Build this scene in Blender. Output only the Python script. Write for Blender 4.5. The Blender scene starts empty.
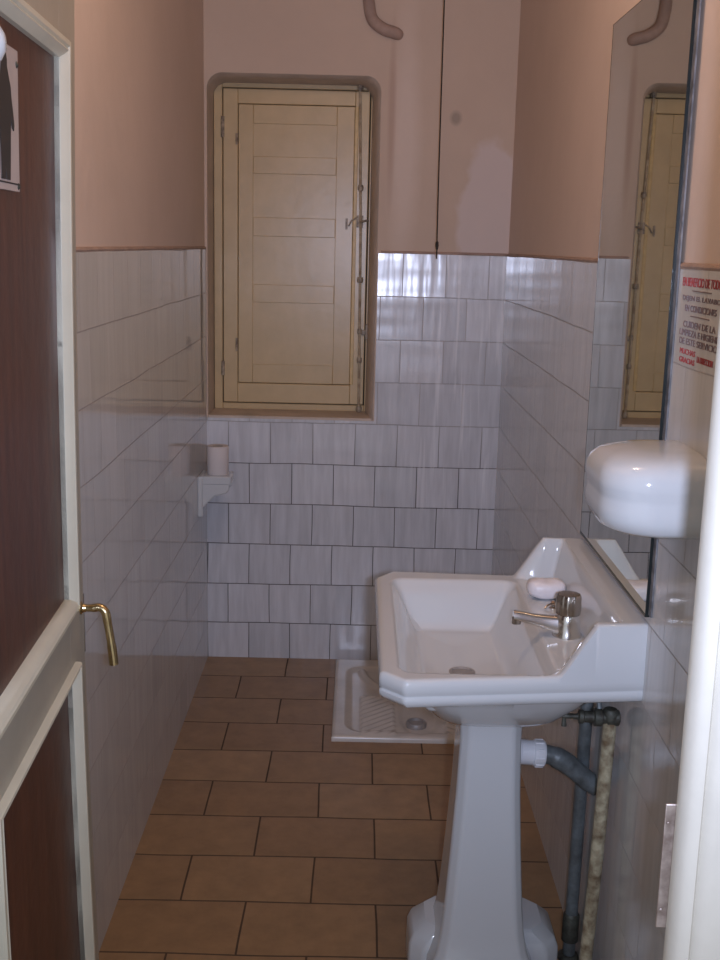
import bpy, bmesh, math, random
from mathutils import Vector, Matrix
random.seed(4)
SC = bpy.context.scene
COL = SC.collection

# ------------------------------------------------------------------ dimensions (metres)
XL, XR, YB, ZC = -0.561, 0.541, 4.185, 2.85      # left wall, right wall, back wall, ceiling
ZT = 1.575                                        # top of the tiling
YW = YB + 0.18                                    # plane of the window frame
YF0, YF1 = 1.09, 1.20                             # front wall with the doorway
EYE = 1.6

# ------------------------------------------------------------------ materials
def new_mat(name):
    m = bpy.data.materials.new(name); m.use_nodes = True
    nt = m.node_tree
    b = nt.nodes['Principled BSDF']
    return m, nt, b

def N(nt, t, **kw):
    n = nt.nodes.new(t)
    for k, v in kw.items():
        setattr(n, k, v)
    return n

def setin(n, **kw):
    for k, v in kw.items():
        n.inputs[k].default_value = v

def rgb(c): return (c[0], c[1], c[2], 1.0)

def simple(name, col, rough=0.4, metal=0.0, noise=0.0, nscale=20.0, bump=0.0, bscale=60.0, spec=0.5, coat=0.0, col2=None):
    m, nt, b = new_mat(name)
    b.inputs['Base Color'].default_value = rgb(col)
    b.inputs['Roughness'].default_value = rough
    b.inputs['Metallic'].default_value = metal
    b.inputs['Specular IOR Level'].default_value = spec
    if coat:
        b.inputs['Coat Weight'].default_value = coat
        b.inputs['Coat Roughness'].default_value = 0.06
    tc = N(nt, 'ShaderNodeTexCoord')
    if noise or col2:
        nz = N(nt, 'ShaderNodeTexNoise'); setin(nz, Scale=nscale, Detail=5.0, Roughness=0.6)
        nt.links.new(tc.outputs['Object'], nz.inputs['Vector'])
        rp = N(nt, 'ShaderNodeValToRGB')
        c2 = col2 or tuple(max(0, x * (1 - noise)) for x in col)
        rp.color_ramp.elements[0].position = 0.35; rp.color_ramp.elements[0].color = rgb(c2)
        rp.color_ramp.elements[1].position = 0.65; rp.color_ramp.elements[1].color = rgb(col)
        nt.links.new(nz.outputs['Fac'], rp.inputs['Fac'])
        nt.links.new(rp.outputs['Color'], b.inputs['Base Color'])
    if bump:
        nb = N(nt, 'ShaderNodeTexNoise'); setin(nb, Scale=bscale, Detail=4.0)
        nt.links.new(tc.outputs['Object'], nb.inputs['Vector'])
        bp = N(nt, 'ShaderNodeBump'); setin(bp, Strength=1.0, Distance=bump)
        nt.links.new(nb.outputs['Fac'], bp.inputs['Height'])
        nt.links.new(bp.outputs['Normal'], b.inputs['Normal'])
    return m

def tile_mat(name, axis, w, h, u0, v0, c1, c2, grout, mortar, rough, tilt, wave, vstretch, noise_col=0.0, gbump=0.0015, wave2=0.0, vein=0.0, pale_streaks=False, grout_low=None):
    """Running-bond tiles. axis: which object axes make (u, v)."""
    m, nt, b = new_mat(name)
    L = nt.links.new
    tc = N(nt, 'ShaderNodeTexCoord')
    sp = N(nt, 'ShaderNodeSeparateXYZ'); L(tc.outputs['Object'], sp.inputs[0])
    def sub(sock, k):
        a = N(nt, 'ShaderNodeMath', operation='SUBTRACT'); L(sock, a.inputs[0]); a.inputs[1].default_value = k
        return a.outputs[0]
    cb = N(nt, 'ShaderNodeCombineXYZ')
    # slightly wandering joints, as laid by hand
    wn = N(nt, 'ShaderNodeTexNoise'); setin(wn, Scale=3.0, Detail=1.0)
    L(tc.outputs['Object'], wn.inputs['Vector'])
    wm = N(nt, 'ShaderNodeMath', operation='MULTIPLY_ADD'); L(wn.outputs['Fac'], wm.inputs[0]); wm.inputs[1].default_value = 0.012; wm.inputs[2].default_value = -0.006
    def add(s):
        a = N(nt, 'ShaderNodeMath', operation='ADD'); L(s, a.inputs[0]); L(wm.outputs[0], a.inputs[1]); return a.outputs[0]
    L(add(sub(sp.outputs[axis[0]], u0)), cb.inputs[0]); L(add(sub(sp.outputs[axis[1]], v0)), cb.inputs[1])
    def brick(a, bb, mm, msize):
        k = N(nt, 'ShaderNodeTexBrick'); k.offset = 0.5; k.offset_frequency = 2; k.squash = 1.0
        L(cb.outputs[0], k.inputs['Vector'])
        setin(k, Color1=a, Color2=bb, Mortar=mm, Scale=1.0, **{'Mortar Size': msize, 'Mortar Smooth': 0.25, 'Bias': 0.0, 'Brick Width': w, 'Row Height': h})
        return k
    kc = brick(rgb(c1), rgb(c2), rgb(grout), mortar)
    kr = brick((0, 0, 0, 1), (1, 1, 1, 1), (0.5, 0.5, 0.5, 1), 0.0)
    col = kc.outputs['Color']
    if noise_col:
        nz = N(nt, 'ShaderNodeTexNoise'); setin(nz, Scale=14.0, Detail=6.0, Roughness=0.65)
        L(tc.outputs['Object'], nz.inputs['Vector'])
        mr = N(nt, 'ShaderNodeMapRange'); setin(mr, **{'From Min': 0.3, 'From Max': 0.7, 'To Min': 1 - noise_col, 'To Max': 1 + noise_col * 0.4})
        L(nz.outputs['Fac'], mr.inputs['Value'])
        vm = N(nt, 'ShaderNodeVectorMath', operation='SCALE'); L(col, vm.inputs[0]); L(mr.outputs[0], vm.inputs['Scale'])
        col = vm.outputs[0]
    if grout_low:
        # lower joints are grimy, the upper ones still pale
        gr = N(nt, 'ShaderNodeMapRange'); setin(gr, **{'From Min': .74, 'From Max': .98}); L(sp.outputs['Z'], gr.inputs['Value'])
        gm = N(nt, 'ShaderNodeMix', data_type='RGBA'); L(gr.outputs[0], gm.inputs['Factor']); gm.inputs['A'].default_value = rgb(grout_low); gm.inputs['B'].default_value = rgb(grout)
        L(gm.outputs['Result'], kc.inputs['Mortar'])
    if vein:
        # veined glaze: thin upright streaks inside the tiles
        m3 = N(nt, 'ShaderNodeMapping'); m3.inputs['Scale'].default_value = (1, .10, 1); L(cb.outputs[0], m3.inputs['Vector'])
        ad = N(nt, 'ShaderNodeVectorMath', operation='ADD'); L(m3.outputs[0], ad.inputs[0])
        v5 = N(nt, 'ShaderNodeVectorMath', operation='SCALE'); L(kr.outputs['Color'], v5.inputs[0]); v5.inputs['Scale'].default_value = 9.0; L(v5.outputs[0], ad.inputs[1])
        n3 = N(nt, 'ShaderNodeTexNoise'); setin(n3, Scale=34.0, Detail=3.0, Roughness=.6, Distortion=.25); L(ad.outputs[0], n3.inputs['Vector'])
        r3 = N(nt, 'ShaderNodeMapRange'); setin(r3, **{'From Min': .35, 'From Max': .72, 'To Min': 1 - vein, 'To Max': 1 + vein}); L(n3.outputs['Fac'], r3.inputs['Value'])
        v6 = N(nt, 'ShaderNodeVectorMath', operation='SCALE'); L(col, v6.inputs[0]); L(r3.outputs[0], v6.inputs['Scale']); col = v6.outputs[0]
    if pale_streaks:
        # paler upright streaks over the right half of the wall
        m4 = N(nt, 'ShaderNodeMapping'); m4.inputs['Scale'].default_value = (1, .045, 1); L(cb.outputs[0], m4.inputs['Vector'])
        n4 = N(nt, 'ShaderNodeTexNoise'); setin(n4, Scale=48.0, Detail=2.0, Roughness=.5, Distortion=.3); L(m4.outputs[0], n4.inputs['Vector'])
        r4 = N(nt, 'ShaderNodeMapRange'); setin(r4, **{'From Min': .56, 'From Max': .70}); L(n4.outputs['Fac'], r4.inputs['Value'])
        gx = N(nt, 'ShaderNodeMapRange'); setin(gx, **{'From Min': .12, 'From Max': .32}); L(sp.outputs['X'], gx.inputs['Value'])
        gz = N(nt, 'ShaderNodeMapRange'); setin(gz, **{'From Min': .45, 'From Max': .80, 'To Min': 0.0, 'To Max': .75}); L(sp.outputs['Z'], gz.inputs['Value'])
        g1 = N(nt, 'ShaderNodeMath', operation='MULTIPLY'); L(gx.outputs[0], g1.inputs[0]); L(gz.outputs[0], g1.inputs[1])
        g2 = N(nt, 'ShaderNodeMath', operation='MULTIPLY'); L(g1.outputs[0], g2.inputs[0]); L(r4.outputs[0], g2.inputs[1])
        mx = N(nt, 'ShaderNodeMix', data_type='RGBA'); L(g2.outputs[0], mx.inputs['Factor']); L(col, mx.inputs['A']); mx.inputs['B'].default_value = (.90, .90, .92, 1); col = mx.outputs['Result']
    L(col, b.inputs['Base Color'])
    b.inputs['Roughness'].default_value = rough; b.inputs['Specular IOR Level'].default_value = .85 if rough < .3 else .5
    rr = N(nt, 'ShaderNodeMapRange'); setin(rr, **{'To Min': rough, 'To Max': 0.85}); L(kc.outputs['Fac'], rr.inputs['Value']); L(rr.outputs[0], b.inputs['Roughness'])
    # each tile sits at its own tiny tilt
    wh = N(nt, 'ShaderNodeTexWhiteNoise', noise_dimensions='3D'); L(kr.outputs['Color'], wh.inputs['Vector'])
    v1 = N(nt, 'ShaderNodeVectorMath', operation='SUBTRACT'); L(wh.outputs['Color'], v1.inputs[0]); v1.inputs[1].default_value = (.5, .5, .5)
    v2 = N(nt, 'ShaderNodeVectorMath', operation='SCALE'); L(v1.outputs[0], v2.inputs[0]); v2.inputs['Scale'].default_value = tilt
    ge = N(nt, 'ShaderNodeNewGeometry')
    v3 = N(nt, 'ShaderNodeVectorMath', operation='ADD'); L(ge.outputs['Normal'], v3.inputs[0]); L(v2.outputs[0], v3.inputs[1])
    v4 = N(nt, 'ShaderNodeVectorMath', operation='NORMALIZE'); L(v3.outputs[0], v4.inputs[0])
    # wavy glaze, runs drawn out along v
    mp = N(nt, 'ShaderNodeMapping'); mp.inputs['Scale'].default_value = (1, vstretch, 1)
    L(cb.outputs[0], mp.inputs['Vector'])
    nb = N(nt, 'ShaderNodeTexNoise'); setin(nb, Scale=26.0, Detail=1.5); L(mp.outputs[0], nb.inputs['Vector'])
    b1 = N(nt, 'ShaderNodeBump'); setin(b1, Strength=1.0, Distance=wave); L(nb.outputs['Fac'], b1.inputs['Height'])
    if wave2:
        m2 = N(nt, 'ShaderNodeMapping'); m2.inputs['Scale'].default_value = (.12, 1.0, 1); L(cb.outputs[0], m2.inputs['Vector'])
        n2 = N(nt, 'ShaderNodeTexNoise'); setin(n2, Scale=11.0, Detail=1.0); L(m2.outputs[0], n2.inputs['Vector'])
        b0 = N(nt, 'ShaderNodeBump'); setin(b0, Strength=1.0, Distance=wave2); L(n2.outputs['Fac'], b0.inputs['Height']); L(v4.outputs[0], b0.inputs['Normal'])
        L(b0.outputs[0], b1.inputs['Normal'])
    else:
        L(v4.outputs[0], b1.inputs['Normal'])
    b2 = N(nt, 'ShaderNodeBump', invert=True); setin(b2, Strength=0.8, Distance=gbump); L(kc.outputs['Fac'], b2.inputs['Height']); L(b1.outputs[0], b2.inputs['Normal'])
    L(b2.outputs[0], b.inputs['Normal'])
    return m

TC1, TC2, TG = (.58, .585, .58), (.64, .64, .635), (.20, .18, .18)
M = {}
M['tile_back'] = tile_mat('glazed tile back', ('X', 'Z'), .160, .159, 0.0, -.0135, (.62, .63, .665), (.70, .705, .74), (.52, .50, .50), .0016, .20, .03, .0013, .13, wave2=.003, vein=.11, pale_streaks=True, grout_low=(.09, .08, .08))
M['tile_left'] = tile_mat('glazed tile left', ('Y', 'Z'), .160, .159, .042, -.0135, TC1, TC2, (.36, .33, .32), .0013, .05, .010, .00025, .25, vein=.05)
M['tile_right'] = tile_mat('glazed tile right', ('Y', 'Z'), .160, .159, .0, -.0135, TC1, TC2, (.40, .38, .37), .0014, .12, .02, .0006, .30, vein=.07)
M['floor'] = tile_mat('terracotta floor tile', ('X', 'Y'), .324, .2118, -.084, .177, (.31, .18, .085), (.365, .22, .105), (.10, .06, .035), .0028, .42, .02, .0006, 1.0, noise_col=.22, gbump=.002)

def plaster(name, stains=False, c0=(.66, .53, .445), c1=(.72, .58, .49)):
    m, nt, b = new_mat(name); L = nt.links.new
    tc = N(nt, 'ShaderNodeTexCoord')
    nz = N(nt, 'ShaderNodeTexNoise'); setin(nz, Scale=2.2, Detail=6.0, Roughness=0.6); L(tc.outputs['Object'], nz.inputs['Vector'])
    rp = N(nt, 'ShaderNodeValToRGB')
    rp.color_ramp.elements[0].position = .3; rp.color_ramp.elements[0].color = rgb(c0)
    rp.color_ramp.elements[1].position = .7; rp.color_ramp.elements[1].color = rgb(c1)
    L(nz.outputs['Fac'], rp.inputs['Fac'])
    col = rp.outputs['Color']
    if stains:
        # pale damp patch, ragged outline, near the right corner above the tiles; drip below the pipe; grey spot
        sp = N(nt, 'ShaderNodeSeparateXYZ'); L(tc.outputs['Object'], sp.inputs[0])
        dn = N(nt, 'ShaderNodeTexNoise'); setin(dn, Scale=9.0, Detail=5.0); L(tc.outputs['Object'], dn.inputs['Vector'])
        def blob(cx, cz, rx, rz, soft, jag, tint, amt, prev):
            cb = N(nt, 'ShaderNodeCombineXYZ')
            for i, (s, c, r) in enumerate((('X', cx, rx), ('Z', cz, rz))):
                a = N(nt, 'ShaderNodeMath', operation='SUBTRACT'); L(sp.outputs[s], a.inputs[0]); a.inputs[1].default_value = c
                d = N(nt, 'ShaderNodeMath', operation='DIVIDE'); L(a.outputs[0], d.inputs[0]); d.inputs[1].default_value = r
                L(d.outputs[0], cb.inputs[i])
            ln = N(nt, 'ShaderNodeVectorMath', operation='LENGTH'); L(cb.outputs[0], ln.inputs[0])
            ja = N(nt, 'ShaderNodeMath', operation='MULTIPLY_ADD'); L(dn.outputs['Fac'], ja.inputs[0]); ja.inputs[1].default_value = jag; L(ln.outputs['Value'], ja.inputs[2])
            mr = N(nt, 'ShaderNodeMapRange'); setin(mr, **{'From Min': 1 + soft + jag / 2, 'From Max': 1 - soft + jag / 2, 'To Min': 0.0, 'To Max': amt}); L(ja.outputs[0], mr.inputs['Value'])
            mx = N(nt, 'ShaderNodeMix', data_type='RGBA'); L(mr.outputs[0], mx.inputs['Factor']); L(prev, mx.inputs['A']); mx.inputs['B'].default_value = rgb(tint)
            return mx.outputs['Result']
        col = blob(.475, 1.72, .115, .24, .10, .9, (.77, .69, .69), .5, col)
        col = blob(.155, 1.95, .045, .40, .5, .7, (.80, .67, .58), .6, col)
        col = blob(.105, 2.05, .012, .25, .5, .5, (.45, .29, .22), .5, col)
        col = blob(.335, 2.055, .018, .022, .4, .3, (.33, .27, .22), .7, col)
    L(col, b.inputs['Base Color'])
    b.inputs['Roughness'].default_value = .8; b.inputs['Specular IOR Level'].default_value = .25
    nb = N(nt, 'ShaderNodeTexNoise'); setin(nb, Scale=18.0, Detail=6.0); L(tc.outputs['Object'], nb.inputs['Vector'])
    bp = N(nt, 'ShaderNodeBump'); setin(bp, Strength=.6, Distance=.003); L(nb.outputs['Fac'], bp.inputs['Height']); L(bp.outputs[0], b.inputs['Normal'])
    return m
M['plaster'] = plaster('pink distemper plaster')
M['plaster_back'] = plaster('pink distemper plaster damp', True, (.61, .475, .375), (.67, .525, .415))
M['plaster_edge'] = simple('plaster lip', (.47, .335, .27), .7, bump=.004, bscale=30, noise=.25, nscale=12)
M['reveal'] = simple('recess plaster', (.66, .55, .46), .7, bump=.003, bscale=25, noise=.18, nscale=9)
M['ceiling'] = simple('ceiling paint', (.62, .52, .46), .85)
M['cream'] = simple('cream gloss paint', (.64, .475, .255), .30, bump=.0006, bscale=22, noise=.10, nscale=9)
M['cream_dirty'] = simple('cream gloss paint chipped', (.55, .45, .31), .3, bump=.0016, bscale=40, col2=(.30, .22, .14), nscale=34)
M['lit_edge'] = simple('lit yellow leaf edge', (.74, .52, .22), .4, noise=.2, nscale=30)
M['gap'] = simple('dark gap', (.03, .025, .02), .8)
M['iron'] = simple('paint chipped iron', (.48, .39, .28), .45, col2=(.16, .12, .085), nscale=60, bump=.001, bscale=80)
M['doorpaint'] = simple('door frame paint', (.66, .63, .50), .3, bump=.0006, bscale=30, noise=.10, nscale=7)
M['doorflat'] = simple('door stile paint', (.42, .385, .31), .42, bump=.0006, bscale=30, noise=.12, nscale=7)
M['jamb'] = simple('door frame gloss white paint', (.70, .67, .59), .35, noise=.07, nscale=12, bump=.0006, bscale=30)
M['porcelain'] = simple('white vitreous china', (.62, .645, .66), .10, coat=.3)
M['stoneware'] = simple('stoneware tray', (.64, .60, .55), .22, noise=.12, nscale=9)
M['chrome'] = simple('chrome', (.80, .79, .78), .17, 1.0)
M['chrome_dull'] = simple('dull chrome', (.46, .42, .38), .22, 1.0)
M['brass'] = simple('worn brass', (.72, .58, .32), .22, 1.0, noise=.3, nscale=40)
M['lead'] = simple('grey lead pipe', (.20, .23, .24), .45, .3, col2=(.10, .11, .11), nscale=25, bump=.002, bscale=30)
M['rust_brass'] = simple('tarnished valve', (.10, .105, .085), .55, .4, col2=(.05, .045, .035), nscale=50, bump=.002, bscale=70)
M['pipe_paint'] = simple('chipped cream pipe paint', (.52, .48, .33), .4, col2=(.17, .12, .07), nscale=38, bump=.002, bscale=45)
M['strike'] = simple('worn strike plate', (.62, .54, .50), .35, .7, col2=(.35, .28, .25), nscale=60)
M['white_plastic'] = simple('white plastic', (.78, .79, .82), .3)
M['paper'] = simple('tissue paper', (.72, .66, .64), .95, bump=.001, bscale=90)
M['card'] = simple('grey card', (.42, .36, .30), .9)
M['soap'] = simple('soap bar', (.82, .79, .82), .35, col2=(.76, .71, .72), nscale=24, bump=.004, bscale=25)
M['cord'] = simple('black cord', (.03, .025, .02), .7)
M['mirror'] = simple('silvered mirror', (.66, .68, .63), .015, 1.0)
M['mirror_edge'] = simple('dark glass edge', (.015, .02, .02), .25)
M['mirror_strip'] = simple('blotched grey strip', (.25, .25, .265), .5, 0.0, col2=(.08, .085, .095), nscale=30)
M['red_ink'] = simple('red ink', (.40, .07, .07), .6)
M['dark_ink'] = simple('dark ink', (.22, .16, .16), .6)
M['sign_plate'] = simple('pale enamel plate', (.50, .43, .40), .35, noise=.1, nscale=14)
M['sign_fig'] = simple('black figure', (.025, .023, .022), .5)
M['drain_metal'] = simple('drain metal', (.36, .34, .33), .45, .3)

def timber():
    m, nt, b = new_mat('dark brown varnished panel'); L = nt.links.new
    tc = N(nt, 'ShaderNodeTexCoord'); mp = N(nt, 'ShaderNodeMapping'); mp.inputs['Scale'].default_value = (14, 14, .9)
    L(tc.outputs['Object'], mp.inputs[0])
    nz = N(nt, 'ShaderNodeTexNoise'); setin(nz, Scale=3.0, Detail=7.0, Roughness=.65, Distortion=.4); L(mp.outputs[0], nz.inputs['Vector'])
    rp = N(nt, 'ShaderNodeValToRGB')
    rp.color_ramp.elements[0].position = .3; rp.color_ramp.elements[0].color = (.055, .018, .011, 1)
    rp.color_ramp.elements[1].position = .72; rp.color_ramp.elements[1].color = (.125, .042, .022, 1)
    L(nz.outputs['Fac'], rp.inputs['Fac']); L(rp.outputs['Color'], b.inputs['Base Color'])
    b.inputs['Roughness'].default_value = .38; b.inputs['Specular IOR Level'].default_value = .4
    nb = N(nt, 'ShaderNodeTexNoise'); setin(nb, Scale=25.0, Detail=4.0); L(tc.outputs['Object'], nb.inputs['Vector'])
    bp = N(nt, 'ShaderNodeBump'); setin(bp, Strength=.5, Distance=.002); L(nb.outputs['Fac'], bp.inputs['Height']); L(bp.outputs[0], b.inputs['Normal'])
    return m
M['timber'] = timber()

# ------------------------------------------------------------------ object helpers
OFF = {}      # world offset of every object (for children built in world coordinates)
def thing(name, label, cat, loc, group=None, kind=None, rot=0.0):
    o = bpy.data.objects.new(name, None); COL.objects.link(o)
    o.empty_display_size = .05
    o.location = loc; o.rotation_euler = (0, 0, rot)
    OFF[o] = Vector((0, 0, 0)) if rot else Vector(loc)
    if label: o['label'] = label
    if cat: o['category'] = cat
    if group: o['group'] = group
    if kind: o['kind'] = kind
    return o

def obj(name, bm, mat, parent=None, smooth=35, label=None, cat=None, kind=None, bevel=0.0, bseg=2, sub=0, origin=None):
    me = bpy.data.meshes.new(name)
    bmesh.ops.recalc_face_normals(bm, faces=bm.faces)
    off = Vector((0, 0, 0))
    if parent is not None: off = OFF[parent]
    elif origin is not None: off = Vector(origin)
    if off.length: bmesh.ops.translate(bm, vec=-off, verts=bm.verts)
    bm.to_mesh(me); bm.free()
    mats = mat if isinstance(mat, (list, tuple)) else [mat]
    for k in mats: me.materials.append(M[k])
    o = bpy.data.objects.new(name, me); COL.objects.link(o)
    if parent is not None:
        o.parent = parent; OFF[o] = off
    elif origin is not None:
        o.location = origin; OFF[o] = Vector(origin)
    else:
        OFF[o] = Vector((0, 0, 0))
    if bevel:
        b = o.modifiers.new('Bevel', 'BEVEL'); b.width = bevel; b.segments = bseg; b.limit_method = 'ANGLE'; b.angle_limit = math.radians(40)
    if sub:
        s = o.modifiers.new('Subdivision', 'SUBSURF'); s.levels = sub; s.render_levels = sub
    if smooth:
        for p in me.polygons: p.use_smooth = True
        me.set_sharp_from_angle(angle=math.radians(smooth))
    if label: o['label'] = label
    if cat: o['category'] = cat
    if kind: o['kind'] = kind
    return o

def B(): return bmesh.new()

def box(bm, x0, x1, y0, y1, z0, z1, mi=0):
    vs = [bm.verts.new(p) for p in ((x0, y0, z0), (x1, y0, z0), (x1, y1, z0), (x0, y1, z0), (x0, y0, z1), (x1, y0, z1), (x1, y1, z1), (x0, y1, z1))]
    for q in ((0, 3, 2, 1), (4, 5, 6, 7), (0, 1, 5, 4), (1, 2, 6, 5), (2, 3, 7, 6), (3, 0, 4, 7)):
        f = bm.faces.new([vs[i] for i in q]); f.material_index = mi
    return bm

def frame_of(d):
    d = d.normalized()
    a = Vector((0, 0, 1)) if abs(d.z) < .9 else Vector((1, 0, 0))
    u = d.cross(a).normalized(); return u, d.cross(u).normalized()

def tube(bm, pts, r, seg=14, caps=True):
    pts = [Vector(p) for p in pts]; n = len(pts)
    rs = r if isinstance(r, (list, tuple)) else [r] * n
    rings = []; u = None
    for i in range(n):
        d = (pts[min(i + 1, n - 1)] - pts[max(i - 1, 0)]).normalized()
        if u is None: u, v = frame_of(d)
        else:
            u = (u - d * u.dot(d)).normalized(); v = d.cross(u).normalized()
        rings.append([bm.verts.new(pts[i] + (u * math.cos(2 * math.pi * k / seg) + v * math.sin(2 * math.pi * k / seg)) * rs[i]) for k in range(seg)])
    for a, b in zip(rings, rings[1:]):
        for k in range(seg): bm.faces.new((a[k], a[(k + 1) % seg], b[(k + 1) % seg], b[k]))
    if caps:
        bm.faces.new(rings[0][::-1]); bm.faces.new(rings[-1])
    return bm

def smooth_path(pts, n=6):
    P = [Vector(p) for p in pts]; out = []
    for i in range(len(P) - 1):
        p0, p1, p2, p3 = P[max(i - 1, 0)], P[i], P[i + 1], P[min(i + 2, len(P) - 1)]
        for k in range(n):
            t = k / n
            out.append(.5 * ((2 * p1) + (p2 - p0) * t + (2 * p0 - 5 * p1 + 4 * p2 - p3) * t * t + (3 * p1 - p0 - 3 * p2 + p3) * t ** 3))
    out.append(P[-1]); return out

def lathe(bm, prof, base, axis=(0, 0, 1), seg=28):
    """prof: (radius, distance along axis)"""
    base = Vector(base); d = Vector(axis).normalized(); u, v = frame_of(d)
    rings = []
    for r, h in prof:
        rings.append([bm.verts.new(base + d * h + (u * math.cos(2 * math.pi * k / seg) + v * math.sin(2 * math.pi * k / seg)) * max(r, 1e-5)) for k in range(seg)])
    for a, b in zip(rings, rings[1:]):
        for k in range(seg): bm.faces.new((a[k], a[(k + 1) % seg], b[(k + 1) % seg], b[k]))
    bm.faces.new(rings[0][::-1]); bm.faces.new(rings[-1])
    return bm

def loft(bm, rings, cap0=True, cap1=True):
    R = [[bm.verts.new(p) for p in r] for r in rings]; n = len(R[0])
    for a, b in zip(R, R[1:]):
        for k in range(n): bm.faces.new((a[k], a[(k + 1) % n], b[(k + 1) % n], b[k]))
    if cap0: bm.faces.new(R[0][::-1])
    if cap1: bm.faces.new(R[-1])
    return R

def sstep(a, b, x):
    if a == b: return 1.0 if x >= a else 0.0
    t = min(1, max(0, (x - a) / (b - a))); return t * t * (3 - 2 * t)

def struct(name, bm, mat, **kw): return obj(name, bm, mat, kind='structure', **kw)

# ------------------------------------------------------------------ the room
bm = B(); box(bm, XL - .1, XR + .1, -.3, YB + .4, -.1, 0); struct('floor', bm, 'floor', smooth=0)
bm = B(); box(bm, XL - .1, XR + .1, YF0, YB + .4, ZC, ZC + .1); struct('ceiling', bm, 'ceiling', smooth=0)

TK = .006        # the tiling stands this far off the plaster
bm = B(); box(bm, XL - .12, XL - TK, YF0, YB + .4, 0, ZC); wl = struct('wall_left', bm, 'plaster', smooth=0)
bm = B(); box(bm, XR + TK, XR + .12, YF0, YB + .4, 0, ZC); wr = struct('wall_right', bm, 'plaster', smooth=0)
bm = B(); box(bm, XL - TK - .001, XL, YF1, YB + .2, 0, ZT); obj('tiling', bm, 'tile_left', wl, smooth=0)
bm = B(); box(bm, XR, XR + TK + .001, YF1, YB + .01, 0, ZT); obj('tiling', bm, 'tile_right', wr, smooth=0)

# back wall with the window recess (rounded upper corners)
NX0, NX1, NZ0, NZ1, NR = XL + .004, .066, .957, 2.192, .055
def niche(dx=0.0, dz=0.0, inset=0.0):
    pts = [(NX0, NZ0 + dz), (NX1 - dx, NZ0 + dz)]
    for k in range(9):
        a = math.radians(90 * k / 8); pts.append((NX1 - dx - NR + NR * math.cos(a), NZ1 - inset - NR + NR * math.sin(a)))
    for k in range(9):
        a = math.radians(90 + 90 * k / 8); pts.append((NX0 + NR + NR * math.cos(a), NZ1 - inset - NR + NR * math.sin(a)))
    return pts
def wall_with_hole(bm, outer, hole, y):
    ov = [bm.verts.new((x, y, z)) for x, z in outer]; hv = [bm.verts.new((x, y, z)) for x, z in hole]
    es = [bm.edges.new((ov[i], ov[(i + 1) % len(ov)])) for i in range(len(ov))] + [bm.edges.new((hv[i], hv[(i + 1) % len(hv)])) for i in range(len(hv))]
    bmesh.ops.triangle_fill(bm, use_beauty=True, use_dissolve=False, edges=es)
    return hv
bm = B()
hv = wall_with_hole(bm, [(XL - .12, 0), (XR + .12, 0), (XR + .12, ZC), (XL - .12, ZC)], niche(), YB + TK)
prev = hv
for dep, dx, ins in ((.006, .004, .002), (.018, .010, .006), (.05, .017, .010), (.195, .032, .012)):
    pts = niche(dx, 0, ins)
    cur = [bm.verts.new((x, YB + TK + dep, z)) for x, z in pts]
    for k in range(len(cur)): bm.faces.new((prev[k], prev[(k + 1) % len(cur)], cur[(k + 1) % len(cur)], cur[k])).material_index = 1
    prev = cur
bm.faces.new(prev)
wb = struct('wall_back', bm, ['plaster_back', 'reveal'], smooth=40)
bm = B(); T0 = .014
for (x0, x1, z0, z1) in ((XL, XR, 0, NZ0 - .004), (NX1 + .004, XR, NZ0 - .004, ZT)):
    box(bm, x0, x1, YB, YB + TK + .001, z0, z1)
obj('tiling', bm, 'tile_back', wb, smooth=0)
# plaster lip where the distemper meets the tiles
bm = B(); tube(bm, [(NX1 + .012, YB + .006, ZT + .004), (XR, YB + .006, ZT + .004)], .006, 8); obj('plaster_lip', bm, 'plaster_edge', wb)
bm = B(); tube(bm, [(XL - .005, 1.21, ZT + .004), (XL - .005, YB, ZT + .004)], .006, 8); obj('plaster_lip', bm, 'plaster_edge', wl)
bm = B(); tube(bm, [(XR + .005, 1.21, ZT + .004), (XR + .005, YB, ZT + .004)], .006, 8); obj('plaster_lip', bm, 'plaster_edge', wr)
# mortar sill of the recess
bm = B(); box(bm, NX0, NX1 - .004, YB + .001, YW + .01, NZ0 - .008, NZ0 + .006); obj('sill', bm, 'reveal', wb, bevel=.004)

# front wall with the doorway
DJL, DJR, DH = -.500, .440, 2.07
bm = B()
box(bm, XL - .12, DJL, YF0, YF1, 0, ZC); box(bm, DJR, XR + .12, YF0, YF1, 0, ZC); box(bm, DJL, DJR, YF0, YF1, DH, ZC)
struct('wall_front', bm, 'plaster', smooth=0)

# door frame (the right jamb is the pale upright at the photo's right edge)
fr = thing('trim_1', None, None, (DJR, 1.08, 0), kind='structure')
def casing_ring(z, xa, sg):
    # moulded casing seen from the front: rounded bead along the opening, then flat boards with grooves
    prof = [(.002, 1.122), (-.001, 1.112), (.000, 1.100), (.004, 1.090), (.010, 1.084), (.017, 1.083), (.020, 1.088), (.023, 1.082), (.030, 1.078), (.052, 1.076), (.054, 1.080), (.057, 1.076),
            (.096, 1.074), (.100, 1.078), (.104, 1.083), (.130, 1.085), (.130, 1.0895), (.074, 1.0895), (.074, 1.122)]
    return [(xa + sg * a, y, z) for a, y in prof]
XJ = .357
bm = B(); loft(bm, [casing_ring(0, XJ, 1), casing_ring(DH + .05, XJ, 1)]); jr = obj('jamb', bm, 'jamb', fr, smooth=50)
bm = B(); box(bm, DJL - .09, DJL + .012, 1.078, 1.0895, 0, DH + .05); obj('jamb', bm, 'jamb', fr, bevel=.004)
bm = B(); box(bm, DJL + .0125, XJ - .003, 1.078, 1.110, DH - .02, DH + .05); obj('head', bm, 'jamb', fr, bevel=.004)
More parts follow.
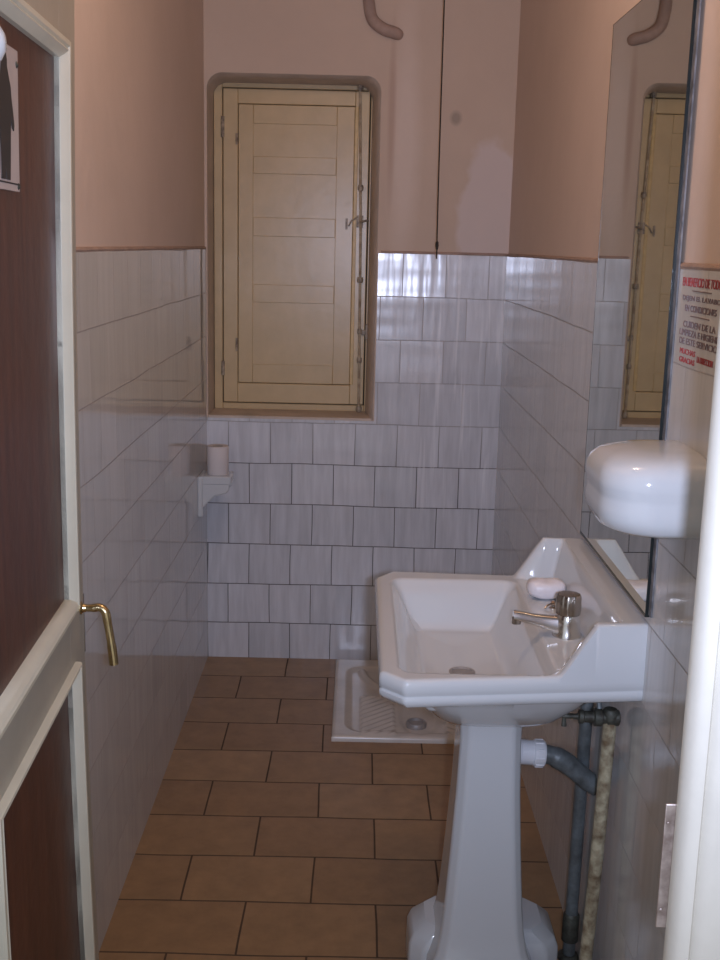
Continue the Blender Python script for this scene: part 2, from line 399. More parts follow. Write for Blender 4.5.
# strike plate along the room-side edge of the jamb
bm = B(); box(bm, XJ - .009, XJ + .030, 1.1225, 1.1255, .862, 1.012)
for zc in (.885, .99): tube(bm, [(XJ - .005, 1.1226, zc), (XJ - .005, 1.1205, zc)], .0025, 8)
obj('strike_plate', bm, 'strike', jr, bevel=.001, label='bare metal strike plate')

# ------------------------------------------------------------------ window
wn = thing('window_1', None, None, (-.26, YW, .955), kind='structure')
FX0, FX1, FZ0, FZ1 = XL + .006, .042, .962, 2.186
GX0, GX1, GZ0, GZ1 = -.518, .027, .991, 2.160
bm = B()
box(bm, FX0, GX0 - .004, YW, YW + .03, FZ0, FZ1); box(bm, GX1 + .004, FX1, YW, YW + .03, FZ0, FZ1)
box(bm, GX0 - .004, GX1 + .004, YW, YW + .03, GZ1 + .004, FZ1); box(bm, GX0 - .004, GX1 + .004, YW, YW + .03, FZ0, GZ0 - .004)
obj('window_frame', bm, 'cream', wn, bevel=.003)
bm = B(); box(bm, FX0 + .01, FX1 - .005, YW + .012, YW + .03, FZ0 + .01, FZ1 - .01); obj('dark_backing', bm, 'gap', wn, smooth=0)  # near-black slab; the shade in the gaps is put into its colour
# casement: stiles and rails around the shutter
SX0, SX1, SZ0, SZ1 = -.463, -.026, 1.066, 2.107
bm = B(); y0, y1 = YW - .010, YW + .012
box(bm, GX0, SX0, y0, y1, GZ0, GZ1); box(bm, SX1, GX1, y0, y1, GZ0, GZ1)
box(bm, SX0, SX1, y0, y1, SZ1, GZ1); box(bm, SX0, SX1, y0, y1, GZ0, SZ0)
lf = obj('casement', bm, 'cream', wn, bevel=.0025)
# shutter with four sunk fields
bm = B(); ys = YW - .004
fx0, fx1 = -.406, -.094
fields = [(1.140, 1.378), (1.446, 1.627), (1.697, 1.857), (1.920, 2.037)]
a0, a1, c0, c1 = SX0 + .0015, SX1 - .0015, SZ0 + .0015, SZ1 - .0015
box(bm, a0, fx0, ys, ys + .014, c0, c1); box(bm, fx1, a1, ys, ys + .014, c0, c1)
zs = [c0] + [z for f in fields for z in f] + [c1]
for k in range(0, len(zs), 2): box(bm, fx0, fx1, ys, ys + .014, zs[k], zs[k + 1])
sh = obj('shutter', bm, 'cream', wn, bevel=.002)
for z0, z1 in fields:
    bm = B(); box(bm, fx0 - .004, fx1 + .004, ys + .0032, ys + .012, z0 - .004, z1 + .004)
    obj('shutter_panel', bm, 'cream', sh, smooth=0)
bm = B(); box(bm, SX1 - .001, SX1 + .012, YW - .013, YW + .004, SZ0 + .002, SZ1 - .002); obj('lit_edge', bm, 'lit_edge', wn, bevel=.002, label='yellow leaf edge coloured as if lit')  # leaf edge; its lit look is put into the yellow colour
# cremone bolt
rx, ry = .003, YW - .018
bm = B(); tube(bm, [(rx + .008, ry, .968), (rx + .004, ry, 1.3), (rx, ry, 1.66), (rx - .014, ry, 2.18)], .0055, 10)
bolt = obj('cremone_bolt', bm, 'cream_dirty', wn)
for z, s in ((1.813, .011), (1.472, .012), (1.277, .009), (1.165, .010), (2.172, .012), (.975, .012)):
    bm = B(); lathe(bm, [(.0, -.012), (s * .9, -.010), (s, 0), (s * .9, .010), (0, .012)], (rx + (1.66 - z) * (.012 if z < 1.66 else .024), ry + .002, z), (0, 0, 1), 12)
    obj('bolt_guide', bm, 'iron', bolt)
bm = B(); box(bm, rx - .016, rx + .009, ry - .002, ry + .009, 1.668, 1.712)
tube(bm, smooth_path([(rx - .002, ry - .004, 1.688), (rx + .010, ry - .018, 1.690), (rx + .030, ry - .020, 1.696)], 5), [.0045] * 10 + [.0065], 8)
tube(bm, [(rx - .012, ry - .002, 1.706), (rx - .036, ry + .006, 1.692), (rx - .046, ry + .008, 1.672)], .0032, 8)
box(bm, rx - .058, rx - .050, ry + .006, ry + .012, 1.66, 1.70)
obj('bolt_handle', bm, 'iron', bolt, bevel=.001)
# hinges and keeper
for x, z0, z1 in ((GX0 - .002, 1.985, 2.06), (GX0 - .002, 1.095, 1.15)):
    bm = B(); tube(bm, [(x, YW - .008, z0), (x, YW - .008, z1)], .007, 10); obj('hinge', bm, 'iron', wn)
for x, z0, z1 in ((SX0 - .004, 1.96, 2.0), (SX0 - .004, 1.19, 1.24)):
    bm = B(); tube(bm, [(x, YW - .011, z0), (x, YW - .011, z1)], .005, 8); obj('shutter_hinge', bm, 'iron', wn)
bm = B(); box(bm, GX1 - .012, GX1 + .020, YW - .018, YW - .006, 1.262, 1.282); box(bm, GX1 + .002, GX1 + .012, YW - .022, YW - .004, 1.245, 1.305); obj('latch', bm, 'iron', wn, bevel=.002)

# ------------------------------------------------------------------ conduit above the window
bm = B(); pp = smooth_path([(.012, YB - .004, ZC - .002), (.012, YB - .006, 2.50), (.016, YB - .008, 2.42), (.030, YB - .010, 2.375), (.068, YB - .010, 2.347), (.105, YB - .004, 2.337), (.128, YB + .014, 2.331)], 6)
tube(bm, pp, [.021] * (len(pp) - 4) + [.020, .019, .017, .015], 14)
obj('conduit_pipe', bm, 'plaster_edge', None, label='painted bent conduit pipe entering the wall above the shutter window', cat='pipe', origin=(.012, YB - .004, 2.33))

# pull cord
cx, cy = .265, 3.95
pc = thing('pull_cord', 'thin black pull cord hanging in front of the pink back wall', 'cord', (cx, cy, 1.56))
bm = B(); tube(bm, smooth_path([(cx - .004, cy, ZC - .001), (cx - .002, cy, 2.2), (cx, cy, 1.8), (cx + .003, cy, 1.562)], 6), .0022, 8); obj('string', bm, 'cord', pc)
bm = B(); lathe(bm, [(.001, .016), (.005, .012), (.006, 0), (.004, -.012), (.001, -.016)], (cx + .0025, cy, 1.607), (0, 0, 1), 12); obj('knot', bm, 'cord', pc)

# ------------------------------------------------------------------ door (local: d along the leaf from the latch edge, n off the face, z up)
ang = math.radians(3.0)
P0 = Vector((-.485, 1.95, 0)); dr = Vector((math.sin(ang), -math.cos(ang), 0)); nn = Vector((math.cos(ang), math.sin(ang), 0))
def warp(z): return .014 * ((z - 1.05) / .95) ** 2 - .003
def D(d, n, z): return P0 + dr * d + nn * (n + warp(z)) + Vector((0, 0, z))
def dbox(bm, d0, d1, n0, n1, z0, z1, nz=10):
    rings = []
    for k in range(nz + 1):
        z = z0 + (z1 - z0) * k / nz
        rings.append([D(d0, n0, z), D(d1, n0, z), D(d1, n1, z), D(d0, n1, z)])
    loft(bm, rings)
DW, DT = .735, .038
door = thing('door_1', None, None, tuple(P0 + dr * DW), kind='structure')
bm = B(); dbox(bm, 0, .122, -DT, 0, .012, 2.035); obj('stile', bm, 'doorflat', door, smooth=0)
bm = B(); dbox(bm, DW - .122, DW, -DT, 0, .012, 2.035); obj('stile', bm, 'doorflat', door, smooth=0)
for z0, z1 in ((.012, .13), (.873, .972), (1.905, 2.035)):
    bm = B(); dbox(bm, .122, DW - .122, -DT, 0, z0, z1, 2); obj('rail', bm, 'doorflat', door, smooth=0)
def moulding(d0, d1, z0, z1, wz0, wz1, t=.013, w=.034):
    bm = B()
    def bar(pts0, pts1, nz):
        rings = []
        for k in range(nz + 1):
            s = k / nz; rings.append([D(*(Vector(a).lerp(Vector(b), s))) for a, b in zip(pts0, pts1)])
        loft(bm, rings)
    # profile across: outer -> inner, mitred at the corners
    prof = [(0, -.012), (0, t * .7), (.12, t), (.35, t), (.45, t * .75), (.6, t * .95), (.8, t * .6), (1, .001), (1, -.012)]
    def corner(dd, zz, sd, sz, ww, wzz): return [(dd + sd * a * ww, b, zz + sz * a * wzz) for a, b in prof]
    c = [corner(d0, z0, 1, 1, w, wz0), corner(d1, z0, -1, 1, w, wz0), corner(d1, z1, -1, -1, w, wz1), corner(d0, z1, 1, -1, w, wz1)]
    for k in range(4): bar(c[k], c[(k + 1) % 4], 12 if k % 2 else 3)
    return bm
for nm, z0, z1, w0, w1 in (('upper', .972, 1.905, .026, .03), ('lower', .125, .873, .02, .012)):
    bm = B(); dbox(bm, .115, DW - .115, -.026, -.008, z0 - .006, z1 + .006, 8)
    obj('panel', bm, 'timber', door, smooth=0, label='dark brown varnished %s panel' % nm)
    obj('moulding', moulding(.088, DW - .088, z0, z1, w0, w1), 'doorpaint', door, smooth=40)
# lever handle
lv = obj('lever_handle', tube(B(), smooth_path([D(.028, .0, .952), D(.028, .022, .952), D(.028, .034, .953), D(.030, .044, .946), D(.030, .048, .925), D(.030, .054, .88), D(.030, .057, .846)], 6),
         [.0065] * 6 + [.0075] * 12 + [.008] * 6 + [.0075] * 6 + [.0085] * 7, 14), 'brass', door)
bm = B(); lathe(bm, [(.012, 0), (.012, .002), (.008, .005), (.007, .010)], D(.028, 0, .952), nn, 18); obj('rose', bm, 'brass', lv)
bm = B(); dbox(bm, -.0015, .004, -.03, .0015, .86, .97, 2); obj('lock_plate', bm, 'chrome_dull', door, smooth=0, label='narrow metal lock plate')
# washroom figure sign on the upper panel
PN = -.008
sg = thing('washroom_sign', 'pale plate with a black standing figure on the brown door panel', 'sign', tuple(D(.455, PN, 1.665)))
bm = B(); dbox(bm, .372, .545, PN, PN + .005, 1.661, 1.843, 3); obj('plate', bm, 'sign_plate', sg, smooth=0)
fig = [(.372, .0)]
half = [(1.832, .000), (1.831, .008), (1.824, .013), (1.815, .013), (1.808, .009), (1.804, .010), (1.800, .024), (1.792, .030), (1.778, .034), (1.760, .042), (1.745, .047), (1.738, .044), (1.742, .036), (1.755, .031), (1.744, .029), (1.73, .027), (1.705, .019), (1.688, .013), (1.682, .016), (1.677, .021), (1.674, .022), (1.674, .002), (1.69, .000)]
fc = .446
pts = [(fc - w, z) for z, w in half] + [(fc + w, z) for z, w in reversed(half[1:-1])]
bm = B(); lo = [bm.verts.new(D(d, PN + .0045, z)) for d, z in pts]; hi = [bm.verts.new(D(d, PN + .0062, z)) for d, z in pts]
bm.faces.new(hi)
for k in range(len(lo)): bm.faces.new((lo[k], lo[(k + 1) % len(lo)], hi[(k + 1) % len(lo)], hi[k]))
bmesh.ops.triangulate(bm, faces=[f for f in bm.faces if len(f.verts) > 4]); obj('figure', bm, 'sign_fig', sg, smooth=0)
bm = B(); dbox(bm, .374, .543, PN + .0045, PN + .0056, 1.6695, 1.6715, 1); obj('ground_line', bm, 'sign_fig', sg, smooth=0)
for d, z in ((.379, 1.825), (.379, 1.668), (.538, 1.825), (.538, 1.668)):
    bm = B(); lathe(bm, [(.0045, 0), (.0045, .001), (.002, .003), (0, .0032)], D(d, PN + .0045, z), nn, 12); obj('screw', bm, 'rust_brass', sg)
# white knob put in for an unidentified pale shape at the left edge
hk = thing('standin_knob', 'round white stand-in knob for an unidentified pale shape on the brown door panel by the figure sign', 'hook', tuple(D(.618, PN, 1.79)))
bm = B(); lathe(bm, [(.012, 0), (.012, .004), (.007, .008), (.007, .022)], D(.618, PN, 1.815), nn, 20); obj('stem', bm, 'chrome_dull', hk)
bm = B(); lathe(bm, [(.006, .020), (.016, .024), (.022, .034), (.020, .044), (.010, .050), (0, .051)], D(.618, PN, 1.815), nn, 24); obj('knob', bm, 'porcelain', hk)

# ------------------------------------------------------------------ mirror on the right wall
MY0, MY1, MZ0, MZ1 = 1.938, 2.545, .958, 2.075
mr = thing('wall_mirror', 'tall frameless mirror on the right wall above the washbasin', 'mirror', (XR, (MY0 + MY1) / 2, MZ0))
bm = B(); box(bm, XR - .008, XR - .0005, MY0 + .0005, MY1, MZ0, MZ1); obj('glass', bm, 'mirror', mr, smooth=0)
bm = B(); box(bm, XR - .0083, XR - .0005, MY0 - .0015, MY0 + .0005, MZ0, MZ1)
box(bm, XR - .0083, XR - .0005, MY1, MY1 + .001, MZ0, MZ1); box(bm, XR - .0083, XR - .0005, MY0 - .0015, MY1 + .001, MZ1, MZ1 + .001)
box(bm, XR - .0088, XR - .0005, MY0 - .0015, MY1 + .001, MZ0 - .005, MZ0)
obj('glass_edge', bm, 'mirror_edge', mr, smooth=0)
bm = B(); box(bm, XR - .003, XR - .0005, MY0 - .019, MY0 - .0016, MZ0, MZ1); obj('edge_strip', bm, 'mirror_strip', mr, smooth=0, label='blotched grey strip along the near edge')  # thin blotched grey strip beside the near edge

# ------------------------------------------------------------------ ceramic wall shelf
sy0, sy1, sx0, sz0 = 1.655, 1.910, .386, 1.167
bm = B()
prof = [(.60, .006), (.82, .000), (.93, .009), (.980, .026), (.985, .042), (.972, .054), (.972, .061), (.998, .073), (1.0, .082), (.985, .095), (.945, .106), (.86, .116), (.70, .123), (.45, .127)]
W2, DP = (sy1 - sy0) / 2, XR - sx0
yc = (sy0 + sy1) / 2
rings = []
for s_, dz in prof:
    z = sz0 + dz
    hw = W2 - (1 - s_) * .125; dp = DP - (1 - s_) * .125
    rad = min(.078, hw * .96, dp * .9)
    pts = [(XR - .0005, yc + hw, z)]
    for k in range(11):
        a = math.radians(90 * k / 10); pts.append((XR - dp + rad - rad * math.sin(a), yc + hw - rad + rad * math.cos(a), z))
    for k in range(11):
        a = math.radians(90 * k / 10); pts.append((XR - dp + rad - rad * math.cos(a), yc - hw + rad - rad * math.sin(a), z))
    pts.append((XR - .0005, yc - hw, z)); rings.append(pts)
loft(bm, rings)
obj('wall_shelf', bm, 'porcelain', None, smooth=60, label='white rounded ceramic shelf on the right wall beside the mirror', cat='shelf', origin=(XR, yc, sz0))

# ------------------------------------------------------------------ notice on the tiles
nt_ = thing('printed_notice', 'red and black printed notice on the right wall tiles by the door frame', 'sign', (XR, 1.79, 1.42))
def text_line(name, s, z0, h, wid, yc, mat, parent):
    cu = bpy.data.curves.new('t', 'FONT'); cu.body = s; cu.align_x = 'CENTER'; cu.size = 1.0
    tmp = bpy.data.objects.new('t', cu); COL.objects.link(tmp)
    dg = bpy.context.evaluated_depsgraph_get(); me0 = tmp.evaluated_get(dg).to_mesh()
    bm = B(); bm.from_mesh(me0); tmp.evaluated_get(dg).to_mesh_clear()
    bpy.data.objects.remove(tmp); bpy.data.curves.remove(cu)
    xs = [v.co.x for v in bm.verts]; yy = [v.co.y for v in bm.verts]
    ax, bx, ay, by = min(xs), max(xs), min(yy), max(yy)
    for v in bm.verts:
        u = (v.co.x - (ax + bx) / 2) / (bx - ax) * wid; w = (v.co.y - ay) / (by - ay) * h
        v.co = Vector((XR - .0012, yc - u, z0 + w))
    ex = bmesh.ops.extrude_face_region(bm, geom=bm.faces[:])
    bmesh.ops.translate(bm, vec=(.0010, 0, 0), verts=[v for v in ex['geom'] if isinstance(v, bmesh.types.BMVert)])
    return obj(name, bm, mat, parent, smooth=0)
NY = 1.787
text_line('heading', 'EN BENEFICIO DE TODOS', 1.5475, .0145, .213, NY, 'red_ink', nt_)
text_line('text_line', 'DEJEN EL LAVABO', 1.5225, .0105, .200, NY, 'dark_ink', nt_)
text_line('text_line', 'EN CONDICIONES', 1.5075, .0105, .165, NY, 'dark_ink', nt_)
text_line('text_line', 'CUIDEN DE LA', 1.4815, .0105, .170, NY, 'dark_ink', nt_)
text_line('text_line', 'LIMPIEZA E HIGIENE', 1.4675, .0105, .205, NY, 'dark_ink', nt_)
text_line('text_line', 'DE ESTE SERVICIO', 1.4535, .0105, .200, NY, 'dark_ink', nt_)
text_line('signature_line', 'MUCHAS', 1.4375, .009, .085, NY + .05, 'red_ink', nt_)
text_line('signature_line', 'GRACIAS', 1.4235, .009, .085, NY + .05, 'red_ink', nt_)
text_line('signature_line', 'LA DIRECCION', 1.4305, .010, .080, NY - .045, 'red_ink', nt_)
for z in (1.541, 1.5005):
    bm = B(); box(bm, XR - .0012, XR - .0002, NY - .05, NY + .05, z - .0008, z + .0008); obj('rule_line', bm, 'dark_ink', nt_, smooth=0)

# ------------------------------------------------------------------ pedestal washbasin
sk = thing('pedestal_washbasin', 'white pedestal washbasin against the right wall below the mirror', 'washbasin', (.30, 2.22, 0))
SXF = .055
def ynear(x):
    if x < .10: return 1.888 + (.10 - x) / .045 * .045
    return 1.888 + (x - .10) / .441 * .054
def yfar(x):
    if x < .10: return 2.584 - (.10 - x) / .045 * .060
    return 2.584 - (x - .10) / .441 * .020
RIM, RISE = .840, .097
def rrect_d(x, y, x0, x1, y0, y1, r):
    """distance inside a rounded rectangle (positive inside)"""
    qx = abs(x - (x0 + x1) / 2) - (x1 - x0) / 2 + r; qy = abs(y - (y0 + y1) / 2) - (y1 - y0) / 2 + r
    return -(math.hypot(max(qx, 0), max(qy, 0)) + min(max(qx, qy), 0) - r)
def top_z(x, y, yn, yf):
    dn, df = y - yn, yf - y
    z = RIM
    # bowl
    e = rrect_d(x, y, .088, .385, 1.928, 2.522, .035)
    if e > 0:
        z -= .012 * sstep(0, .012, e) + .092 * sstep(.006, .070, e) + .010 * sstep(.07, .14, e)
    # deck towards the wall drops a touch and drains to the bowl
    side = min(dn, df)
    wing = min(1, max(0, (x - .383) / .066)); wing = wing * .85 + .15 * sstep(0, 1, wing)
    wing *= 1 - sstep(.020, .038, side)
    ledge = sstep(.468, .497, x)
    h = max(wing, ledge)
    z += RISE * h
    # soft outer edge
    d = min(dn, df, x - SXF)
    if d < .008: z -= .005 * (1 - d / .008) ** 2
    return z
NXg, NYg = 100, 124
bm = B(); G = []
for i in range(NXg + 1):
    x = SXF + (.541 - SXF) * i / NXg
    yn, yf = ynear(x), yfar(x); row = []
    for j in range(NYg + 1):
        t = j / NYg
        t = t + .10 * math.sin(2 * math.pi * t) * -.5 / math.pi * 1.0   # finer towards the two sides
        y = yn + (yf - yn) * t
        row.append(bm.verts.new((x, y, top_z(x, y, yn, yf))))
    G.append(row)
for i in range(NXg):
    for j in range(NYg): bm.faces.new((G[i][j], G[i + 1][j], G[i + 1][j + 1], G[i][j + 1]))
# apron down from the outline: a step, then the foot of the apron
loop = [G[i][0] for i in range(NXg + 1)] + [G[NXg][j] for j in range(1, NYg + 1)] + [G[i][NYg] for i in range(NXg - 1, -1, -1)] + [G[0][j] for j in range(NYg - 1, 0, -1)]
ctr = Vector((.30, 2.227, 0))
def inset(co, d):
    # move the outline inwards by d (towards the middle, wall side stays)
    dx = d if co.x < .30 else 0.0
    x = co.x + (d if co.x <= .101 else 0)
    y = co.y + (d if co.y < 2.227 else -d) * min(1, abs(co.y - 2.227) / .30)
    return x, y
prev = loop
for d, z in ((-.001, .826), (-.0005, .812), (.0015, .8095), (.0015, .8065), (-.0005, .804), (.000, .796), (.005, .787), (.012, .783), (.022, .783)):
    cur = [bm.verts.new((*inset(v.co, d), z)) for v in loop]
    for k in range(len(loop)):
        bm.faces.new((prev[k], prev[(k + 1) % len(loop)], cur[(k + 1) % len(loop)], cur[k]))
    prev = cur
# underside of the bowl down to the pedestal head
n = len(loop)
base = [v.co.copy() for v in prev]
for ax, ay, z in ((.200, .292, .783), (.180, .272, .760), (.155, .248, .735), (.135, .212, .705), (.112, .165, .678), (.088, .108, .656), (.074, .080, .648)):
    cur = []
    for k in range(n):
        a = math.atan2((base[k].y - 2.227) / .33, (base[k].x - .29) / .235)
        ca, sa = math.cos(a), math.sin(a); q = (abs(ca) ** 5 + abs(sa) ** 5) ** (-1 / 5)
        cur.append(bm.verts.new((.290 + ax * q * ca, 2.227 + ay * q * sa, z)))
    for k in range(n): bm.faces.new((prev[k], prev[(k + 1) % n], cur[(k + 1) % n], cur[k]))
    prev = cur
bm.faces.new(prev)
obj('basin', bm, 'porcelain', sk, smooth=50)

# pedestal column and plinth
def octo(cx, cy, hx, hy, ch, z): 
    return [(cx - hx + ch, cy - hy, z), (cx + hx - ch, cy - hy, z), (cx + hx, cy - hy + ch, z), (cx + hx, cy + hy - ch, z), (cx + hx - ch, cy + hy, z), (cx - hx + ch, cy + hy, z), (cx - hx, cy + hy - ch, z), (cx - hx, cy - hy + ch, z)]
bm = B(); cxp, cyp = .297, 2.225
rings = [octo(cxp, cyp, .080, .078, .030, .665), octo(cxp, cyp, .066, .070, .020, .64), octo(cxp, cyp, .064, .070, .018, .60), octo(cxp, cyp, .068, .073, .018, .48), octo(cxp, cyp, .076, .078, .018, .34), octo(cxp, cyp, .084, .084, .018, .22),
         octo(cxp, cyp, .089, .089, .018, .165), octo(cxp, cyp, .096, .097, .018, .125), octo(cxp, cyp, .106, .108, .018, .10), octo(cxp, cyp, .114, .118, .018, .080), octo(cxp, cyp, .118, .122, .018, .0)]
loft(bm, rings[::-1])
px = cxp + .014
plr = [octo(px, cyp + .055, .168, .085, .030, .0), octo(px, cyp + .055, .166, .085, .030, .085), octo(px, cyp + .055, .158, .080, .030, .105), octo(px, cyp + .058, .130, .065, .030, .130), octo(px, cyp + .058, .10, .05, .03, .133)]
loft(bm, plr)
obj('pedestal', bm, 'porcelain', sk, smooth=30, bevel=.006, bseg=3)

# mixer tap
fx, fy, fz = .436, 2.150, RIM - .001
bm = B()
lathe(bm, [(.030, 0), (.030, .004), (.027, .010), (.0255, .030), (.0235, .042), (.0215, .046)], (fx, fy, fz), (0, 0, 1), 28)
# spout: flattened tapering bar
sec = []
for t, x, z, hw, hh in ((0, fx + .006, fz + .023, .0225, .021), (.15, fx - .016, fz + .024, .0205, .019), (.3, fx - .034, fz + .027, .0175, .0155), (.6, fx - .064, fz + .033, .0150, .0115), (.85, fx - .094, fz + .040, .0135, .0098), (1, fx - .110, fz + .043, .0120, .0085)):
    ring = []
    for k in range(20):
        a = 2 * math.pi * k / 20
        ca, sa = math.copysign(abs(math.cos(a)) ** .45, math.cos(a)), math.copysign(abs(math.sin(a)) ** .45, math.sin(a))
        ring.append((x, fy + hw * ca * (.78 - .22 * sa), z + hh * sa))
    sec.append(ring)
loft(bm, sec)
tp = obj('tap', bm, 'chrome', sk, smooth=50, label='chrome single lever tap')
bm = B(); lathe(bm, [(.008, -.006), (.0095, -.006), (.0095, .006), (.008, .008)], (fx - .103, fy, fz + .030), (0, 0, 1), 16); obj('aerator', bm, 'chrome_dull', tp)
bm = B(); seg = 40; rr = []
for r, h in ((.0215, .046), (.0245, .048), (.0255, .056), (.0245, .082), (.022, .088), (.012, .089), (.001, .089)):
    rr.append([(fx + r * (1 + (.035 if k % 4 < 2 else -.03) * (r > .02)) * math.cos(2 * math.pi * k / seg), fy + r * (1 + (.035 if k % 4 < 2 else -.03) * (r > .02)) * math.sin(2 * math.pi * k / seg), fz + h) for k in range(seg)])
loft(bm, rr); obj('tap_knob', bm, 'chrome_dull', tp, smooth=40, label='dull fluted tap knob')
# plug chain stud
bm = B(); lathe(bm, [(.009, 0), (.009, .003), (.004, .006), (.004, .011), (.006, .013), (.003, .017)], (.438, 2.325, RIM - .001), (0, 0, 1), 16)
tube(bm, smooth_path([(.438, 2.325, RIM + .010), (.425, 2.318, RIM + .008), (.418, 2.312, RIM + .002)], 4), .002, 8)
obj('plug_stud', bm, 'chrome_dull', sk)
# waste outlet inside the bowl
bm = B(); lathe(bm, [(.028, 0), (.028, .003), (.022, .004), (.020, .0015), (.001, .0015)], (.236, 2.225, RIM - .1145), (0, 0, 1), 24); obj('waste_outlet', bm, 'drain_metal', sk)
# trap behind the pedestal
bm = B()
lathe(bm, [(.020, -.03), (.024, 0), (.027, .003), (.027, .030), (.029, .032), (.029, .052), (.026, .056)], (.372, 2.265, .531), (1, 0, -.06), 24)
for k in range(10):
    a = 2 * math.pi * k / 10
    c = Vector((.415, 2.265 + .0285 * math.cos(a), .528 + .0285 * math.sin(a)))
    tube(bm, [c - Vector((.009, 0, 0)), c + Vector((.009, 0, 0))], .0025, 6)
tn = obj('trap_nut', bm, 'white_plastic', sk, smooth=40, label='white plastic trap nut')
bm = B(); tube(bm, smooth_path([(.426, 2.265, .527), (.452, 2.265, .520), (.478, 2.264, .505), (.500, 2.262, .488), (.525, 2.260, .468), (.546, 2.260, .455)], 6), [.021] * 6 + [.0235] * 8 + [.022] * 17, 18)
obj('waste_pipe', bm, 'lead', sk, label='grey lead waste pipe')

# soap
bm = B(); rings = []
for t in range(13):
    ph = -math.pi / 2 + math.pi * t / 12
    c = abs(math.cos(ph)) ** .55; s = math.copysign(abs(math.sin(ph)) ** .8, math.sin(ph))
    ring = []
    for k in range(32):
        a = 2 * math.pi * k / 32
        ca, sa = math.copysign(abs(math.cos(a)) ** .7, math.cos(a)), math.copysign(abs(math.sin(a)) ** .7, math.sin(a))
        ring.append((.433 + .043 * max(c, .02) * ca, 2.395 + .030 * max(c, .02) * sa, RIM + .0215 + .0210 * s + .003 * ca * ca))
    rings.append(ring)
loft(bm, rings)
obj('soap_bar', bm, 'soap', None, smooth=60, label='white soap bar lying on the washbasin behind the tap', cat='soap', origin=(.433, 2.395, RIM))

# ------------------------------------------------------------------ pipes on the right wall
wp = thing('supply_pipe', 'chipped cream painted pipe with a tarnished valve below the washbasin', 'pipe', (.520, 2.085, 0))
bm = B(); tube(bm, [(.506, 2.098, .0), (.507, 2.092, .14), (.511, 2.085, .30), (.513, 2.072, .50), (.514, 2.062, .66), (.514, 2.060, .715)], .0135, 16); obj('pipe', bm, 'pipe_paint', wp)
bm = B()
lathe(bm, [(.012, 0), (.016, .002), (.016, .024), (.013, .026), (.013, .034), (.018, .036), (.018, .050), (.012, .052), (.011, .070), (.014, .072), (.014, .080), (.006, .082), (.005, .108)], (.532, 2.060, .703), (-1, 0, .02), 12)
lathe(bm, [(.014, 0), (.017, .004), (.017, .020), (.012, .026), (.001, .028)], (.514, 2.060, .696), (0, 0, 1), 14)
vv = obj('valve', bm, 'rust_brass', wp, smooth=40, label='tarnished stop valve')
bm = B(); c = Vector((.423, 2.060, .7052))
lathe(bm, [(.004, -.004), (.006, -.004), (.006, .004), (.004, .004)], c, (1, 0, 0), 10)
for s in (-1, 1): tube(bm, [c, c + Vector((0, .004 * s, .020 * s))], [.0035, .0055], 8)
obj('valve_handle', bm, 'rust_brass', vv)
bm = B(); tube(bm, smooth_path([(.492, 2.060, .722), (.489, 2.066, .738), (.478, 2.078, .747), (.464, 2.092, .748), (.450, 2.106, .742)], 6), .0055, 10)
obj('hose', bm, 'lead', wp, label='thin dark hose')
wd = thing('drain_pipe', 'dark grey vertical pipe on the tiles behind the cream pipe', 'pipe', (.522, 2.306, 0))
bm = B(); tube(bm, [(.520, 2.310, .0), (.521, 2.308, .3), (.523, 2.306, .775)], .0145, 16); obj('pipe', bm, 'lead', wd)
bm = B(); lathe(bm, [(.0155, 0), (.019, .002), (.019, .065), (.0155, .07)], (.5202, 2.3098, .045), (0, 0, 1), 16); lathe(bm, [(.026, 0), (.026, .006), (.018, .012)], (.520, 2.310, 0), (0, 0, 1), 18); obj('collar', bm, 'rust_brass', wd)

# ------------------------------------------------------------------ squat toilet tray
TX0, TX1, TY0, TY1 = -.056, .539, 3.435, 4.14
tcx = (TX0 + TX1) / 2
st = thing('squat_toilet', 'white stoneware squat toilet tray set in the floor behind the washbasin', 'toilet', (tcx, (TY0 + TY1) / 2, 0))
def tray_z(x, y):
    d = min(x - TX0, TX1 - x, y - TY0, TY1 - y)
    z = .020 - .006 * max(0, 1 - d / .010) ** 2
    e = rrect_d(x, y, TX0 + .038, TX1 - .038, TY0 + .030, TY1 - .075, .07)
    z -= .010 * sstep(0, .030, e)
    # bowl
    b = math.hypot((x - tcx) / .070, (y - 3.62) / .16) if y < 3.62 else math.hypot((x - tcx) / .070, (y - 3.62) / .30)
    z -= .007 * (1 - sstep(.75, 1.05, b))
    # ribbed foot treads
    for sgn in (-1, 1):
        e2 = rrect_d(x, y, tcx + sgn * .142 - .062, tcx + sgn * .142 + .062, 3.445, 3.80, .018)
        m = sstep(0, .010, e2)
        z += m * (.003 + .0045 * (.5 + .5 * math.sin((y * 1.0 + sgn * x * .9) * 2 * math.pi / .036)))
    # raised flushing lip across the back
    q = math.hypot((x - tcx) / .20, (y - 4.06) / .26)
    z += .012 * sstep(.88, .95, q) * (1 - sstep(1.0, 1.07, q)) * (1 if y < 4.03 else 0)
    return z
bm = B(); nx, ny = 120, 140; G = [[bm.verts.new((TX0 + (TX1 - TX0) * i / nx, TY0 + (TY1 - TY0) * j / ny, tray_z(TX0 + (TX1 - TX0) * i / nx, TY0 + (TY1 - TY0) * j / ny))) for j in range(ny + 1)] for i in range(nx + 1)]
for i in range(nx):
    for j in range(ny): bm.faces.new((G[i][j], G[i + 1][j], G[i + 1][j + 1], G[i][j + 1]))
loop = [G[i][0] for i in range(nx + 1)] + [G[nx][j] for j in range(1, ny + 1)] + [G[i][ny] for i in range(nx - 1, -1, -1)] + [G[0][j] for j in range(ny - 1, 0, -1)]
lo = [bm.verts.new((v.co.x, v.co.y, 0)) for v in loop]
for k in range(len(loop)): bm.faces.new((loop[k], loop[(k + 1) % len(loop)], lo[(k + 1) % len(loop)], lo[k]))
bm.faces.new(lo[::-1])
